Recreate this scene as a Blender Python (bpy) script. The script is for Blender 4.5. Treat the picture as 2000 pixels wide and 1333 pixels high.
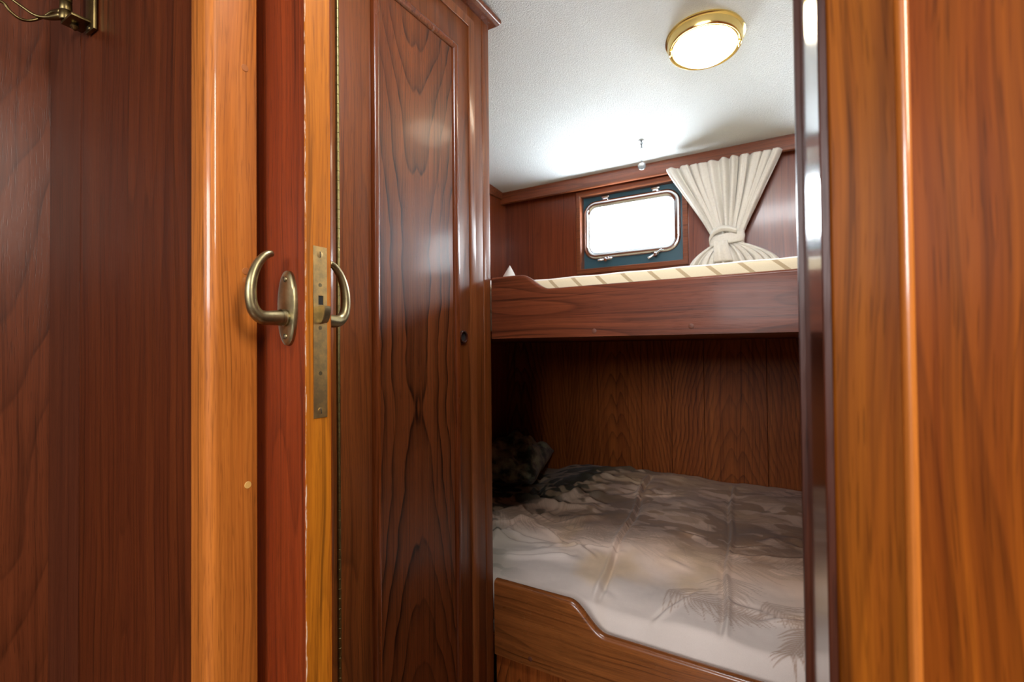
import bpy, bmesh, math, random
import numpy as np
from mathutils import Vector, Matrix, noise
from math import radians, sin, cos, pi, tan, atan2, sqrt

for o in list(bpy.data.objects): bpy.data.objects.remove(o)
scene = bpy.context.scene
COL = scene.collection

# ------------------------------------------------------------------ camera
EYE = Vector((0, 0, 1.08))
yaw, pitch, roll = radians(31), radians(.9), radians(-.56)
cam_data = bpy.data.cameras.new('camera')
cam_data.sensor_width = 36
cam_data.lens = 956 / 2000 * 36
cam_data.clip_start = .02
cam_data.dof.use_dof = True
cam_data.dof.focus_distance = .85
cam_data.dof.aperture_fstop = 7.1
cam = bpy.data.objects.new('camera', cam_data); COL.objects.link(cam)
fw = Vector((-sin(yaw) * cos(pitch), cos(yaw) * cos(pitch), sin(pitch)))
rt = Vector((cos(yaw), sin(yaw), 0)); up = rt.cross(fw)
R_ = rt * cos(roll) + up * sin(roll); U_ = -rt * sin(roll) + up * cos(roll)
cam.matrix_world = Matrix((( R_.x, U_.x, -fw.x, EYE.x), (R_.y, U_.y, -fw.y, EYE.y), (R_.z, U_.z, -fw.z, EYE.z), (0, 0, 0, 1)))
scene.camera = cam

# ------------------------------------------------------------------ world, exposure, daylight
world = bpy.data.worlds.new('world'); scene.world = world; world.use_nodes = True
world.node_tree.nodes['Background'].inputs['Color'].default_value = (.90, .96, 1, 1)
world.node_tree.nodes['Background'].inputs['Strength'].default_value = 6.0
scene.view_settings.view_transform = 'Standard'
scene.view_settings.look = 'None'
scene.view_settings.gamma = 1
scene.view_settings.use_curve_mapping = False
scene.view_settings.exposure = 0.0

def area(name, loc, direction, sx, sy, power, color=(1, 1, 1)):
    l = bpy.data.lights.new(name, 'AREA'); l.shape = 'RECTANGLE'; l.size = sx; l.size_y = sy
    l.energy = power; l.color = color
    o = bpy.data.objects.new(name, l); COL.objects.link(o); o.location = loc
    o.rotation_euler = Vector(direction).to_track_quat('-Z', 'Y').to_euler()
    return o
# daylight and its glitter off the water, outside the two portholes of the hull
area('porthole_daylight', (-.2, 2.72, 1.18), (0, -1, .45), 2.6, 1.8, 760, (.86, .94, 1))
# added fill over the standing space before the bunks; the ceiling has no hatch
area('overhead_fill', (-.12, .56, 2.06), (0, .45, -1), .5, .30, 19, (.97, .98, 1))
# daylight through the wheelhouse windows behind the camera
area('saloon_window_daylight', (.05, -2.50, 1.72), (-.05, 1, -.26), 1.5, .75, 82, (.95, .97, 1))
area('companionway_daylight', (.86, -.06, 1.78), (-.84, .19, -.42), .22, .60, 17, (1, .95, .86))

# ------------------------------------------------------------------ helpers
def tag(o, label=None, cat=None, group=None, kind=None):
    if label: o['label'] = label
    if cat: o['category'] = cat
    if group: o['group'] = group
    if kind: o['kind'] = kind
    return o
def wloc(o):
    v = Vector((0, 0, 0))
    while o is not None: v += o.location; o = o.parent
    return v
def obj(name, bm, mat, parent=None, smooth=35, loc=None):
    me = bpy.data.meshes.new(name)
    bmesh.ops.recalc_face_normals(bm, faces=bm.faces[:])
    o = bpy.data.objects.new(name, me); COL.objects.link(o)
    off = wloc(parent) if parent else Vector((0, 0, 0))
    if parent: o.parent = parent
    elif loc: o.location = loc; off = Vector(loc)
    for v in bm.verts: v.co -= off
    if smooth:
        a = radians(smooth)
        for f in bm.faces: f.smooth = True
        for e in bm.edges:
            if len(e.link_faces) == 2 and e.calc_face_angle(0) > a: e.smooth = False
    bm.to_mesh(me); bm.free()
    me.materials.append(mat)
    return o
def empty(name, loc, label=None, cat=None, group=None, kind=None):
    o = bpy.data.objects.new(name, None); COL.objects.link(o); o.location = loc
    o.empty_display_size = .05
    return tag(o, label, cat, group, kind)
def box(bm, x0, x1, y0, y1, z0, z1, bevel=0, seg=2):
    t = bmesh.new()
    vs = [t.verts.new((x, y, z)) for x in (x0, x1) for y in (y0, y1) for z in (z0, z1)]
    for f in ((0,1,3,2),(4,6,7,5),(0,4,5,1),(2,3,7,6),(0,2,6,4),(1,5,7,3)): t.faces.new([vs[i] for i in f])
    bmesh.ops.recalc_face_normals(t, faces=t.faces[:])
    if bevel: bmesh.ops.bevel(t, geom=t.edges[:], offset=bevel, segments=seg, affect='EDGES', profile=.5)
    me = bpy.data.meshes.new('t'); t.to_mesh(me); t.free(); bm.from_mesh(me); bpy.data.meshes.remove(me)
    return bm
def B(*a, **k): return box(bmesh.new(), *a, **k)
def prism(bm, prof, a0, a1, f):
    """extrude the 2D profile from a0 to a1; f(p, q, a) gives the world point"""
    r0 = [bm.verts.new(f(p, q, a0)) for p, q in prof]; r1 = [bm.verts.new(f(p, q, a1)) for p, q in prof]
    n = len(prof)
    for i in range(n): bm.faces.new((r0[i], r0[(i+1) % n], r1[(i+1) % n], r1[i]))
    bm.faces.new(r0[::-1]); bm.faces.new(r1)
    return bm
def tube(bm, pts, rad, n=16, caps=True, squash=None):
    """sweep a circle (radius per point) along a smooth path"""
    pts = [Vector(p) for p in pts]; m = len(pts)
    if not hasattr(rad, '__len__'): rad = [rad] * m
    t0 = (pts[1] - pts[0]).normalized()
    a = Vector((0, 0, 1)) if abs(t0.z) < .9 else Vector((1, 0, 0))
    nrm = (a - t0 * a.dot(t0)).normalized(); rings = []
    for i in range(m):
        t = (pts[min(i+1, m-1)] - pts[max(i-1, 0)]).normalized()
        nrm = (nrm - t * nrm.dot(t)).normalized(); b = t.cross(nrm)
        rings.append([bm.verts.new(pts[i] + (nrm * cos(2*pi*k/n) + b * sin(2*pi*k/n)) * rad[i]) for k in range(n)])
    for i in range(m-1):
        for k in range(n): bm.faces.new((rings[i][k], rings[i][(k+1) % n], rings[i+1][(k+1) % n], rings[i+1][k]))
    if caps:
        for ring, p, s in ((rings[0], pts[0], 0), (rings[-1], pts[-1], -1)):
            r = rad[s]; t = (pts[1]-pts[0]).normalized() * -1 if s == 0 else (pts[-1]-pts[-2]).normalized()
            prev = ring
            for q in (.5, .85):
                cur = [bm.verts.new(p + (v.co - p) * sqrt(1-q*q) + t * r * q * .6) for v in ring]
                for k in range(n): bm.faces.new((prev[k], prev[(k+1) % n], cur[(k+1) % n], cur[k]))
                prev = cur
            bm.faces.new(prev)
    return bm
def catmull(p, k=8):
    p = [Vector(q) for q in p]; p = [p[0]*2 - p[1]] + p + [p[-1]*2 - p[-2]]; out = []
    for i in range(1, len(p)-2):
        for j in range(k):
            t = j / k; a, b, c, d = p[i-1:i+3]
            out.append(.5 * ((2*b) + (c-a)*t + (2*a-5*b+4*c-d)*t*t + (3*b-a-3*c+d)*t**3))
    out.append(p[-2]); return out
def lathe(bm, prof, o, ax=(0, 0, 1), n=48):
    """prof: (radius, height) pairs spun about the axis ax through o"""
    ax = Vector(ax).normalized(); e1 = ax.orthogonal().normalized(); e2 = ax.cross(e1); o = Vector(o); rings = []
    for r, h in prof:
        if r < 1e-6: rings.append([bm.verts.new(o + ax*h)])
        else: rings.append([bm.verts.new(o + ax*h + (e1*cos(2*pi*k/n) + e2*sin(2*pi*k/n))*r) for k in range(n)])
    for a, b in zip(rings, rings[1:]):
        for k in range(n):
            q = [a[k % len(a)], a[(k+1) % len(a)], b[(k+1) % len(b)], b[k % len(b)]]
            q = list(dict.fromkeys(q))
            if len(q) > 2: bm.faces.new(q)
    return bm
def rr(w, h, r, n=8):
    """rounded rectangle outline"""
    if r <= 0: return [(w/2, h/2), (-w/2, h/2), (-w/2, -h/2), (w/2, -h/2)]
    out = []
    for cx, cy, a in ((w/2-r, h/2-r, 0), (-w/2+r, h/2-r, 90), (-w/2+r, -h/2+r, 180), (w/2-r, -h/2+r, 270)):
        for i in range(n+1):
            t = radians(a + 90*i/n); out.append((cx + r*cos(t), cy + r*sin(t)))
    return out
def frame_sweep(bm, w, h, r, prof, f, closed=True, n=8):
    """moulding round a (rounded) rectangle; prof = (inset, height), f(u, v, w) gives the world point"""
    rings = []
    for t, z in prof:
        pts = rr(w-2*t, h-2*t, max(r-t, .0005) if r > 0 else 0, n)
        rings.append([bm.verts.new(f(u, v, z)) for u, v in pts])
    m = len(rings[0]); R = len(rings)
    for i in range(R if closed else R-1):
        a, b = rings[i], rings[(i+1) % R]
        for k in range(m): bm.faces.new((a[k], a[(k+1) % m], b[(k+1) % m], b[k]))
    return bm
def plug(name, o, ax, r, mat, parent):
    bm = lathe(bmesh.new(), [(r, -.004), (r, .0003), (r*.92, .0006), (0, .0006)], o, ax, 24)
    return obj(name, bm, mat, parent)
def screw(o, ax, r, mat, parent, ang=0, dome=.5):
    """slotted screw head"""
    ax = Vector(ax).normalized(); o = Vector(o)
    bm = lathe(bmesh.new(), [(r, -.002), (r, .0002), (r*.8, r*dome*.7), (r*.4, r*dome), (0, r*dome)], o, ax, 24)
    s = obj('screw', bm, mat, parent)
    e1 = Vector((0, 0, 1)); e2 = ax.cross(e1)
    d = e1*cos(ang) + e2*sin(ang); s2 = ax.cross(d)
    bm = bmesh.new(); pr = []
    for a, b in ((-1, -1), (1, -1), (1, 1), (-1, 1)):
        pr.append((a*r*.85, b*r*.13))
    prism(bm, pr, 0, r*dome*1.08+.00015, lambda p, q, a: o + d*p + s2*q + ax*a)
    sl = obj('screw_slot', bm, M['slot'], s)
    return s

# ------------------------------------------------------------------ materials
M = {}
class NT:
    def __init__(s, name):
        s.m = bpy.data.materials.new(name); s.m.use_nodes = True; s.t = s.m.node_tree
        s.b = s.t.nodes['Principled BSDF']; s.out = s.t.nodes['Material Output']; M[name] = s.m
    def n(s, kind, **k):
        x = s.t.nodes.new(kind)
        for a, v in k.items(): setattr(x, a, v)
        return x
    def l(s, a, b): s.t.links.new(a, b)
    def put(s, sock, v):
        if hasattr(v, 'links') or hasattr(v, 'is_output'): s.l(v, sock)
        else: sock.default_value = v
    def math(s, op, a, b=None, c=None, clamp=False):
        x = s.n('ShaderNodeMath', operation=op, use_clamp=clamp)
        for i, v in enumerate((a, b, c)):
            if v is not None: s.put(x.inputs[i], v)
        return x.outputs[0]
    def vmul(s, v, xyz):
        x = s.n('ShaderNodeVectorMath', operation='MULTIPLY'); s.put(x.inputs[0], v); x.inputs[1].default_value = xyz; return x.outputs[0]
    def vadd(s, v, w):
        x = s.n('ShaderNodeVectorMath', operation='ADD'); s.put(x.inputs[0], v); s.put(x.inputs[1], w); return x.outputs[0]
    def noise(s, v, scale=1, detail=3, rough=.5, dist=0):
        x = s.n('ShaderNodeTexNoise'); s.l(v, x.inputs['Vector'])
        x.inputs['Scale'].default_value = scale; x.inputs['Detail'].default_value = detail
        x.inputs['Roughness'].default_value = rough; x.inputs['Distortion'].default_value = dist
        return x.outputs['Fac']
    def ramp(s, f, stops):
        x = s.n('ShaderNodeValToRGB'); s.l(f, x.inputs[0]); e = x.color_ramp.elements
        while len(e) < len(stops): e.new(.5)
        for i, (p, c) in enumerate(stops):
            e[i].position = p; e[i].color = (c, c, c, 1) if not hasattr(c, '__len__') else (*c, 1)
        return x.outputs[0]
    def mix(s, f, a, b, mode='MIX'):
        x = s.n('ShaderNodeMix', data_type='RGBA', blend_type=mode)
        s.put(x.inputs[0], f)
        for i, v in ((6, a), (7, b)):
            if hasattr(v, 'is_output'): s.l(v, x.inputs[i])
            else: x.inputs[i].default_value = (*v, 1)
        return x.outputs[2]
    def bump(s, h, strength, dist):
        x = s.n('ShaderNodeBump'); x.inputs['Strength'].default_value = strength; x.inputs['Distance'].default_value = dist
        s.l(h, x.inputs['Height']); s.l(x.outputs[0], s.b.inputs['Normal']); return x
    def set(s, **k):
        for a, v in k.items(): s.put(s.b.inputs[a.replace('_', ' ')], v)

def wood(name, light, dark, along='Z', across='X', rough=.3, coat=.25, fig=None, seed=0, bands=1., line=.75,
         fine=1., pores=.6, streak=.8, wear=None, spec=.4, coat_rough=.12):
    """varnished teak: fibres, growth bands, dark figure lines and pores, all in object space.
       fig = (centre across, half period, curvature, slope along, line frequency) for arched figure"""
    k = NT(name); tc = k.n('ShaderNodeTexCoord').outputs['Object']
    sep = k.n('ShaderNodeSeparateXYZ'); k.l(tc, sep.inputs[0])
    ax = {'X': 0, 'Y': 1, 'Z': 2}
    A = sep.outputs[ax[along]]; C = sep.outputs[ax[across]]; third = sep.outputs[3 - ax[along] - ax[across]]
    cmb = k.n('ShaderNodeCombineXYZ')
    k.l(C, cmb.inputs[0]); k.l(third, cmb.inputs[1]); k.l(A, cmb.inputs[2])
    v = k.vadd(cmb.outputs[0], (seed*3.71, seed*1.37, seed*2.11))
    wob = k.noise(k.vmul(v, (5, 5, 1.6)), 1, 2)                       # slow wander of the grain
    wv = k.n('ShaderNodeCombineXYZ'); k.l(k.math('MULTIPLY', k.math('SUBTRACT', wob, .5), .05), wv.inputs[0])
    v2 = k.vadd(v, wv.outputs[0])
    fib = k.noise(k.vmul(v2, (330, 330, 5)), 1, 3, .65)
    band = k.noise(k.vmul(v2, (34, 34, .9)), 1, 3, .6)
    broad = k.noise(k.vmul(v2, (7, 7, .8)), 1, 2)
    if fig:
        c0, per, curv, slope, freq = fig[:5]
        u = k.math('PINGPONG', k.math('SUBTRACT', C, c0), per)
        u = k.math('ADD', u, k.math('MULTIPLY', k.math('SUBTRACT', k.noise(k.vmul(v, (9, 9, 5)), 1, 2), .5), .03))
        g = k.math('ADD', k.math('MULTIPLY', k.math('POWER', k.math('ABSOLUTE', k.math('SUBTRACT', u, fig[7] if len(fig) > 7 else .014)), fig[6] if len(fig) > 6 else 2), curv), (k.math('MULTIPLY', A, slope) if len(fig) < 6 or fig[5] is None else k.math('MULTIPLY', k.math('POWER', k.math('SUBTRACT', A, fig[5]), 2), slope)))
        g = k.math('ADD', g, k.math('MULTIPLY', k.noise(k.vmul(v, (14, 14, 1.6)), 1, 3), .05))
        g = k.math('ADD', g, k.math('MULTIPLY', k.noise(k.vmul(v, (1.5, 1.5, 5.)), 1, 2), .16))
    else:
        g = k.math('ADD', k.math('MULTIPLY', k.noise(k.vmul(v, (9, 9, .7)), 1, 2, .4), 1.0), k.math('MULTIPLY', broad, .25)); freq = 11
    saw = k.math('FRACT', k.math('MULTIPLY', g, freq))
    lines = k.ramp(saw, [(0, 1.), (.5, .88), (.84, .45), (.94, 0), (1, 1.)])
    lines2 = k.math('MULTIPLY', k.math('SUBTRACT', 1, lines), line)
    # figure lines break up along the fibres
    lines2 = k.math('MULTIPLY', lines2, k.ramp(k.noise(k.vmul(v2, (120, 120, 4)), 1, 2), [(.3, .45), (.6, 1.)]))
    lines2 = k.math('MULTIPLY', lines2, k.ramp(broad, [(.35, .35), (.6, 1.)]))
    pv = k.noise(k.vmul(v2, (900, 900, 26)), 1, 1)
    pore = k.ramp(pv, [(.60, 0), (.68, 1.)])
    base = k.mix(k.math('MULTIPLY', k.ramp(band, [(.3, 0), (.72, 1.)]), .75*bands), light, dark)
    base = k.mix(k.math('MULTIPLY', k.ramp(fib, [(.35, 0), (.75, 1.)]), .55*fine), base, tuple(c*.55 for c in dark))
    ink = tuple(c*.14 for c in dark)
    strk = k.noise(k.vmul(v2, (150, 150, 1.6)), 1, 3, .6)
    base = k.mix(k.math('MULTIPLY', k.ramp(strk, [(.54, 0), (.72, 1.)]), .8*streak), base, ink)
    base = k.mix(lines2, base, ink)
    base = k.mix(k.math('MULTIPLY', pore, .55*pores), base, ink)
    if wear:    # chips along the struck arris
        near = k.math('LESS_THAN', C, wear[0])
        chip = k.ramp(k.noise(k.vmul(v, (700, 700, 55)), 1, 3, .7), [(.52, 0), (.58, 1.)])
        base = k.mix(k.math('MULTIPLY', k.math('MULTIPLY', near, chip), .7), base, (.72, .58, .46))
    k.l(base, k.b.inputs['Base Color'])
    rg = k.math('ADD', rough - .05, k.math('MULTIPLY', k.noise(k.vmul(v, (30, 30, 8)), 1, 3), .1))
    k.l(rg, k.b.inputs['Roughness'])
    k.set(Coat_Weight=coat, Coat_Roughness=coat_rough, Specular_IOR_Level=spec)
    h = k.math('SUBTRACT', k.math('MULTIPLY', fib, .35), k.math('MULTIPLY', pore, .8))
    k.bump(h, .35*pores + .02, .0004)
    return k.m

TEAK_O, TEAK_D = (.58, .190, .030), (.40, .105, .013)
RED_L, RED_D = (.22, .036, .006), (.14, .018, .003)
BRN_L, BRN_D = (.22, .062, .012), (.12, .027, .006)
wood('teak_post', TEAK_O, TEAK_D, 'Z', 'Y', rough=.45, coat=.6, coat_rough=.10, spec=.2, line=.35, seed=1, fine=1.3)
wood('bead_wood', TEAK_O, TEAK_D, 'Z', 'Y', rough=.3, coat=1., coat_rough=.1, line=.2, seed=30, pores=.3)
wood('teak_door_edge', (.50, .165, .009), (.36, .095, .005), 'Z', 'Y', rough=.5, coat=.05, spec=.2, line=.3, seed=2, fine=1.3, wear=(-.0169,))
wood('red_door_face', RED_L, RED_D, 'Z', 'X', rough=.45, coat=.03, spec=.12, seed=3, line=.5)
wood('red_bulkhead', (.115, .024, .005), (.062, .011, .0035), 'Z', 'X', rough=.38, coat=.10, spec=.22, seed=4, line=.6)
wood('stile_dark', (.10, .024, .008), (.06, .013, .005), 'Z', 'X', rough=.42, coat=.05, spec=.25, seed=14, line=.4)
wood('side_panel', (.185, .045, .014), (.11, .025, .008), 'Z', 'Y', rough=.34, coat=.3, seed=5, fig=(.2, .3, 22, -.6, 9), line=.7)
wood('wardrobe_stile', BRN_L, BRN_D, 'Z', 'Y', spec=.3, rough=.4, coat=.2, seed=6, line=.6)
wood('wardrobe_panel', (.21, .058, .014), BRN_D, 'Z', 'Y', rough=.40, coat=.08, spec=.32, seed=7, fig=(.045, .2, 9.5, -.75, 7.5, 1.08, 1.5, .010), line=1.5, pores=1)
wood('wardrobe_bead', (.20, .048, .011), (.12, .026, .007), 'Z', 'Y', rough=.26, coat=.3, seed=8, line=.3)
wood('teak_trim', (.29, .09, .024), (.18, .05, .013), 'Z', 'Y', rough=.3, coat=.25, seed=9, line=.3)
wood('bunk_board_wood', (.185, .045, .015), (.11, .025, .009), 'X', 'Z', rough=.38, coat=.08, spec=.2, seed=10, line=.7)
wood('bunk_rail_wood', (.30, .095, .022), (.17, .048, .011), 'X', 'Z', rough=.28, coat=.4, seed=11, line=.8)
wood('pelmet_wood', (.30, .08, .028), (.18, .045, .015), 'X', 'Z', rough=.3, coat=.3, seed=12, line=.6)
wood('back_wall_red', (.23, .052, .020), (.14, .030, .011), 'Z', 'X', rough=.3, coat=.3, seed=13, line=.25, pores=.3)
wood('left_wall_red', (.28, .060, .018), (.17, .035, .010), 'Z', 'Y', rough=.3, coat=.3, seed=15, line=.25, pores=.3)
wood('plank_wood', (.35, .095, .018), (.22, .048, .010), 'Z', 'X', rough=.4, coat=.05, spec=.12, seed=16, fig=(-.775, .26, 6.5, .75, 13, None, 1.4, .022), line=1.0)
wood('jamb_wood', (.31, .092, .006), (.15, .030, .003), 'Z', 'X', rough=.5, coat=.02, spec=.06, seed=17, line=.5, coat_rough=.2, bands=1.2)
wood('jamb_dark', (.10, .026, .010), (.06, .014, .006), 'Z', 'Y', rough=.2, coat=.8, seed=18, line=.2, pores=.15, coat_rough=.10)
wood('right_panel', (.28, .072, .005), (.12, .019, .002), 'Z', 'X', rough=.5, coat=.02, spec=.06, seed=19, line=.4, bands=1.2, coat_rough=.2)
wood('window_frame_wood', (.25, .072, .026), (.17, .045, .016), 'X', 'Z', rough=.3, coat=.3, seed=20, line=.3)
wood('floor_wood', (.3, .12, .04), (.17, .06, .02), 'Y', 'X', rough=.3, coat=.3, seed=21)

def metal(name, col, col2, rough, scale=60, spots=.5, bumpy=.02):
    k = NT(name); tc = k.n('ShaderNodeTexCoord').outputs['Object']
    a = k.noise(tc, scale, 4, .6); b = k.noise(k.vmul(tc, (1, 1, .3)), scale*3, 3)
    k.l(k.mix(k.math('MULTIPLY', k.ramp(a, [(.38, 0), (.62, 1.)]), spots), col, col2), k.b.inputs['Base Color'])
    k.l(k.math('ADD', rough-.06, k.math('MULTIPLY', b, .14)), k.b.inputs['Roughness'])
    k.set(Metallic=1.); k.bump(b, bumpy, .0004)
    return k.m
metal('bronze', (.33, .275, .15), (.19, .155, .08), .36, 70, .7)
metal('lock_brass', (.78, .56, .22), (.46, .35, .17), .38, 70, .8, .05)
metal('hinge_brass', (.27, .23, .09), (.15, .13, .06), .4, 90, .6)
metal('lamp_brass', (.88, .66, .25), (.72, .52, .18), .17, 20, .3)
metal('hook_brass', (.17, .125, .05), (.085, .06, .028), .35, 80, .6)
metal('chrome', (.85, .86, .88), (.7, .72, .75), .12, 30, .3)
def plain(name, col, rough=.5, **kw):
    k = NT(name); k.set(Base_Color=(*col, 1), Roughness=rough, **kw); return k.m
plain('slot', (.02, .014, .008), .7)
plain('dark_hole', (.006, .004, .003), .9)
plain('ring_brown', (.035, .010, .006), .18, Coat_Weight=.6)
plain('plug_light', (.62, .36, .10), .4)
plain('plug_mid', (.36, .12, .03), .35)
plain('plug_dark', (.10, .026, .009), .6)
plain('hull_bloom_tint', (.03, .09, .12), .42)  # dark recess panel, its colour tinted teal for the bloom round the pane
plain('rubber', (.01, .012, .014), .5)
plain('white_linen', (.85, .83, .78), .8)
plain('piping', (.80, .77, .70), .8)
k = metal('dull_steel', (.30, .31, .32), (.22, .23, .24), .3, 40, .3)
plain('white_plastic', (.8, .8, .8), .3)
# ceiling lining: fine woven vinyl
k = NT('ceiling_lining'); tc = k.n('ShaderNodeTexCoord').outputs['Object']
h = k.math('ADD', k.noise(k.vmul(tc, (170, 420, 170)), 1, 3, .6), k.math('MULTIPLY', k.noise(tc, 260, 3), .7))
k.set(Base_Color=(.77, .82, .84, 1), Roughness=.75); k.bump(h, 1.0, .0035)
# passage ceiling / plain paint
k = NT('hall_lining'); k.set(Base_Color=(.6, .6, .57, 1), Roughness=.7)
# linen curtain: weave
k = NT('curtain_cloth'); tc = k.n('ShaderNodeTexCoord').outputs['Object']
wv = k.math('ADD', k.noise(k.vmul(tc, (700, 700, 60)), 1, 2), k.noise(k.vmul(tc, (60, 60, 700)), 1, 2))
k.l(k.mix(k.ramp(wv, [(.7, 0), (1.3, 1.)]), (.70, .66, .57), (.82, .79, .72)), k.b.inputs['Base Color'])
k.set(Roughness=.9, Sheen_Weight=.2); k.bump(wv, .25, .0006)
tl = k.n('ShaderNodeBsdfTranslucent'); tl.inputs[0].default_value = (.7, .65, .55, 1)
mx = k.n('ShaderNodeMixShader'); mx.inputs[0].default_value = .12
k.l(k.b.outputs[0], mx.inputs[1]); k.l(tl.outputs[0], mx.inputs[2]); k.l(mx.outputs[0], k.out.inputs[0])
# striped mattress ticking
k = NT('ticking'); tc = k.n('ShaderNodeTexCoord').outputs['Object']
sp = k.n('ShaderNodeSeparateXYZ'); k.l(tc, sp.inputs[0])
ph = k.math('FRACT', k.math('MULTIPLY', k.math('ADD', k.math('ADD', sp.outputs[0], .5746+.035), k.math('MULTIPLY', k.math('SUBTRACT', sp.outputs[2], 1.25), 1.1)), 1/.0672))
st = k.ramp(ph, [(.40, 0), (.42, 1.), (.57, 1.), (.59, 0)])
ph2 = k.ramp(k.noise(k.vmul(tc, (500, 500, 500)), 1, 2), [(.3, .9), (.7, 1.)])
c_ = k.mix(st, (.60, .51, .34), (.36, .27, .15)); c_ = k.mix(.5, c_, ph2, 'MULTIPLY')
k.l(c_, k.b.inputs['Base Color']); k.set(Roughness=.85)
# printed duvet: colour comes from the print laid out on its cloth
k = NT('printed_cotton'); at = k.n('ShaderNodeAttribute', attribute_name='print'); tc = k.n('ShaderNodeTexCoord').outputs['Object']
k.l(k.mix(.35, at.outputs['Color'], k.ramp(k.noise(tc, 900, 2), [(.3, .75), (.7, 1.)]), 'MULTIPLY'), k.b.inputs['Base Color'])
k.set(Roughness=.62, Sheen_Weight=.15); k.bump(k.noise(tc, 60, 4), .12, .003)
k = NT('green_satin'); tc = k.n('ShaderNodeTexCoord').outputs['Object']
k.l(k.mix(k.ramp(k.noise(k.vmul(tc, (1, 1, 1)), 16, 4, .6), [(.42, 0), (.6, 1.)]), (.025, .034, .02), (.36, .37, .22)), k.b.inputs['Base Color'])
k.set(Roughness=.38, Sheen_Weight=.2)
# porthole pane: thin clear glass
k = NT('glass'); tr = k.n('ShaderNodeBsdfTransparent'); gl = k.n('ShaderNodeBsdfGlossy'); gl.inputs['Roughness'].default_value = .02
mx = k.n('ShaderNodeMixShader'); mx.inputs[0].default_value = .06
k.l(tr.outputs[0], mx.inputs[1]); k.l(gl.outputs[0], mx.inputs[2]); k.l(mx.outputs[0], k.out.inputs[0])
# lit lamp diffuser
k = NT('lamp_diffuser'); k.set(Base_Color=(.9, .9, .88, 1), Roughness=.3, Emission_Color=(1, .86, .66, 1), Emission_Strength=25.)

# ------------------------------------------------------------------ key positions (metres)
YB = 1.15           # plane of the bunk boards
YW = 2.25           # back wall
XL = -1.385         # left wall behind the wardrobe
XR = .85            # cabin's right wall
XC = -.76           # wardrobe front
def ceil_z(y): return 2.018 - .103 * (y - 1.16)

# ------------------------------------------------------------------ the setting
def S(o, label): return tag(o, label, None, None, 'structure')
S(obj('floor', B(-1.6, 1.6, -3.75, 2.3, -.04, 0), M['floor_wood']), 'wooden cabin sole')
bm = prism(bmesh.new(), [(.36, ceil_z(.36)), (2.3, ceil_z(2.3)), (2.3, ceil_z(2.3)+.03), (.36, ceil_z(.36)+.03)], -1.5, .9, lambda p, q, a: (a, p, q))
S(obj('ceiling', bm, M['ceiling_lining']), 'white textured ceiling lining over the bunk cabin')
S(obj('ceiling_hall', B(-1.2, 1.5, -3.7, .36, 2.11, 2.14), M['hall_lining']), 'white ceiling over the passage')
# back wall: red upper wall with the window opening, planked lower wall
WX0, WX1, WZ0, WZ1 = -.958, -.4535, 1.4555, 1.836
W2 = 1.085          # the second porthole stands this far to the right of the first
bm = bmesh.new()
for a, b in ((-1.42, WX0), (WX1, WX0+W2), (WX1+W2, XR+.03)): box(bm, a, b, YW, YW+.03, 1.0, 1.99)
for dx in (0, W2):
    box(bm, WX0+dx, WX1+dx, YW, YW+.03, 1.0, WZ0); box(bm, WX0+dx, WX1+dx, YW, YW+.03, WZ1, 1.99)
S(obj('wall_back', bm, M['back_wall_red']), 'red varnished wall around the porthole')
# lower planks with V joints
bm = bmesh.new()
xs = [-1.42, -1.174, -.896, -.655, -.52, -.382, -.14, .12, .38, .64, .88]
for a, b in zip(xs, xs[1:]):
    prism(bm, [(a, YW), (a+.0014, YW-.005), (b-.0014, YW-.005), (b, YW), (b, YW+.03), (a, YW+.03)], .0, 1.11, lambda p, q, z: (p, q, z))
S(obj('wall_back_lower', bm, M['plank_wood']), 'dark planked teak wall behind the lower berth')
S(obj('wall_left', B(XL-.03, XL, .45, YW+.03, 0, 2.12), M['left_wall_red']), 'red varnished side wall at the head of the berths')
S(obj('wall_right', B(XR, XR+.03, .40, YW+.03, 0, 2.12), M['left_wall_red']), 'varnished wall at the foot of the berths')
# pelmet beams under the ceiling
bm = prism(bmesh.new(), [(2.2, 1.853), (2.203, 1.850), (2.216, 1.850), (2.219, 1.853), (2.219, 1.9085), (2.2, 1.9105)], XL, XR, lambda p, q, a: (a, p, q))
S(obj('trim_1', bm, M['pelmet_wood']), 'teak pelmet board under the ceiling along the back wall')
bm = prism(bmesh.new(), [(XL, 1.875), (XL+.014, 1.875), (XL+.014, 2.1), (XL, 2.1)], 1.2, 2.199, lambda p, q, a: (p, a, min(q, ceil_z(a))))
S(obj('trim_2', bm, M['pelmet_wood']), 'short teak trim under the ceiling on the left wall')

# passage shell behind the camera
S(obj('wall_hall_left', B(-1.087, -1.0567, -3.7, .296, 0, 2.12), M['side_panel']), 'varnished panel at the far left of the passage')
S(obj('wall_hall_right', B(1.42, 1.45, -3.7, .36, 0, 2.12), M['side_panel']), 'right wall of the passage')
S(obj('wall_hall_back', B(-1.1, 1.45, -3.70, -3.67, 0, 2.12), M['red_bulkhead']), 'wall behind the viewer')
S(obj('wall_bulkhead_left', B(-1.087, -.588, .296, .345, 0, 2.12), M['red_bulkhead']), 'dark teak bulkhead panel left of the doorway')
S(obj('trim_3', B(-1.0567, -.9362, .2952, .297, 0, 2.11), M['stile_dark']), 'darker upright strip in the corner of the bulkhead')
S(obj('wall_side_passage', B(-1.45, -.79, .40, .45, 0, 2.12), M['red_bulkhead']), 'partition behind the sliding door')
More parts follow.
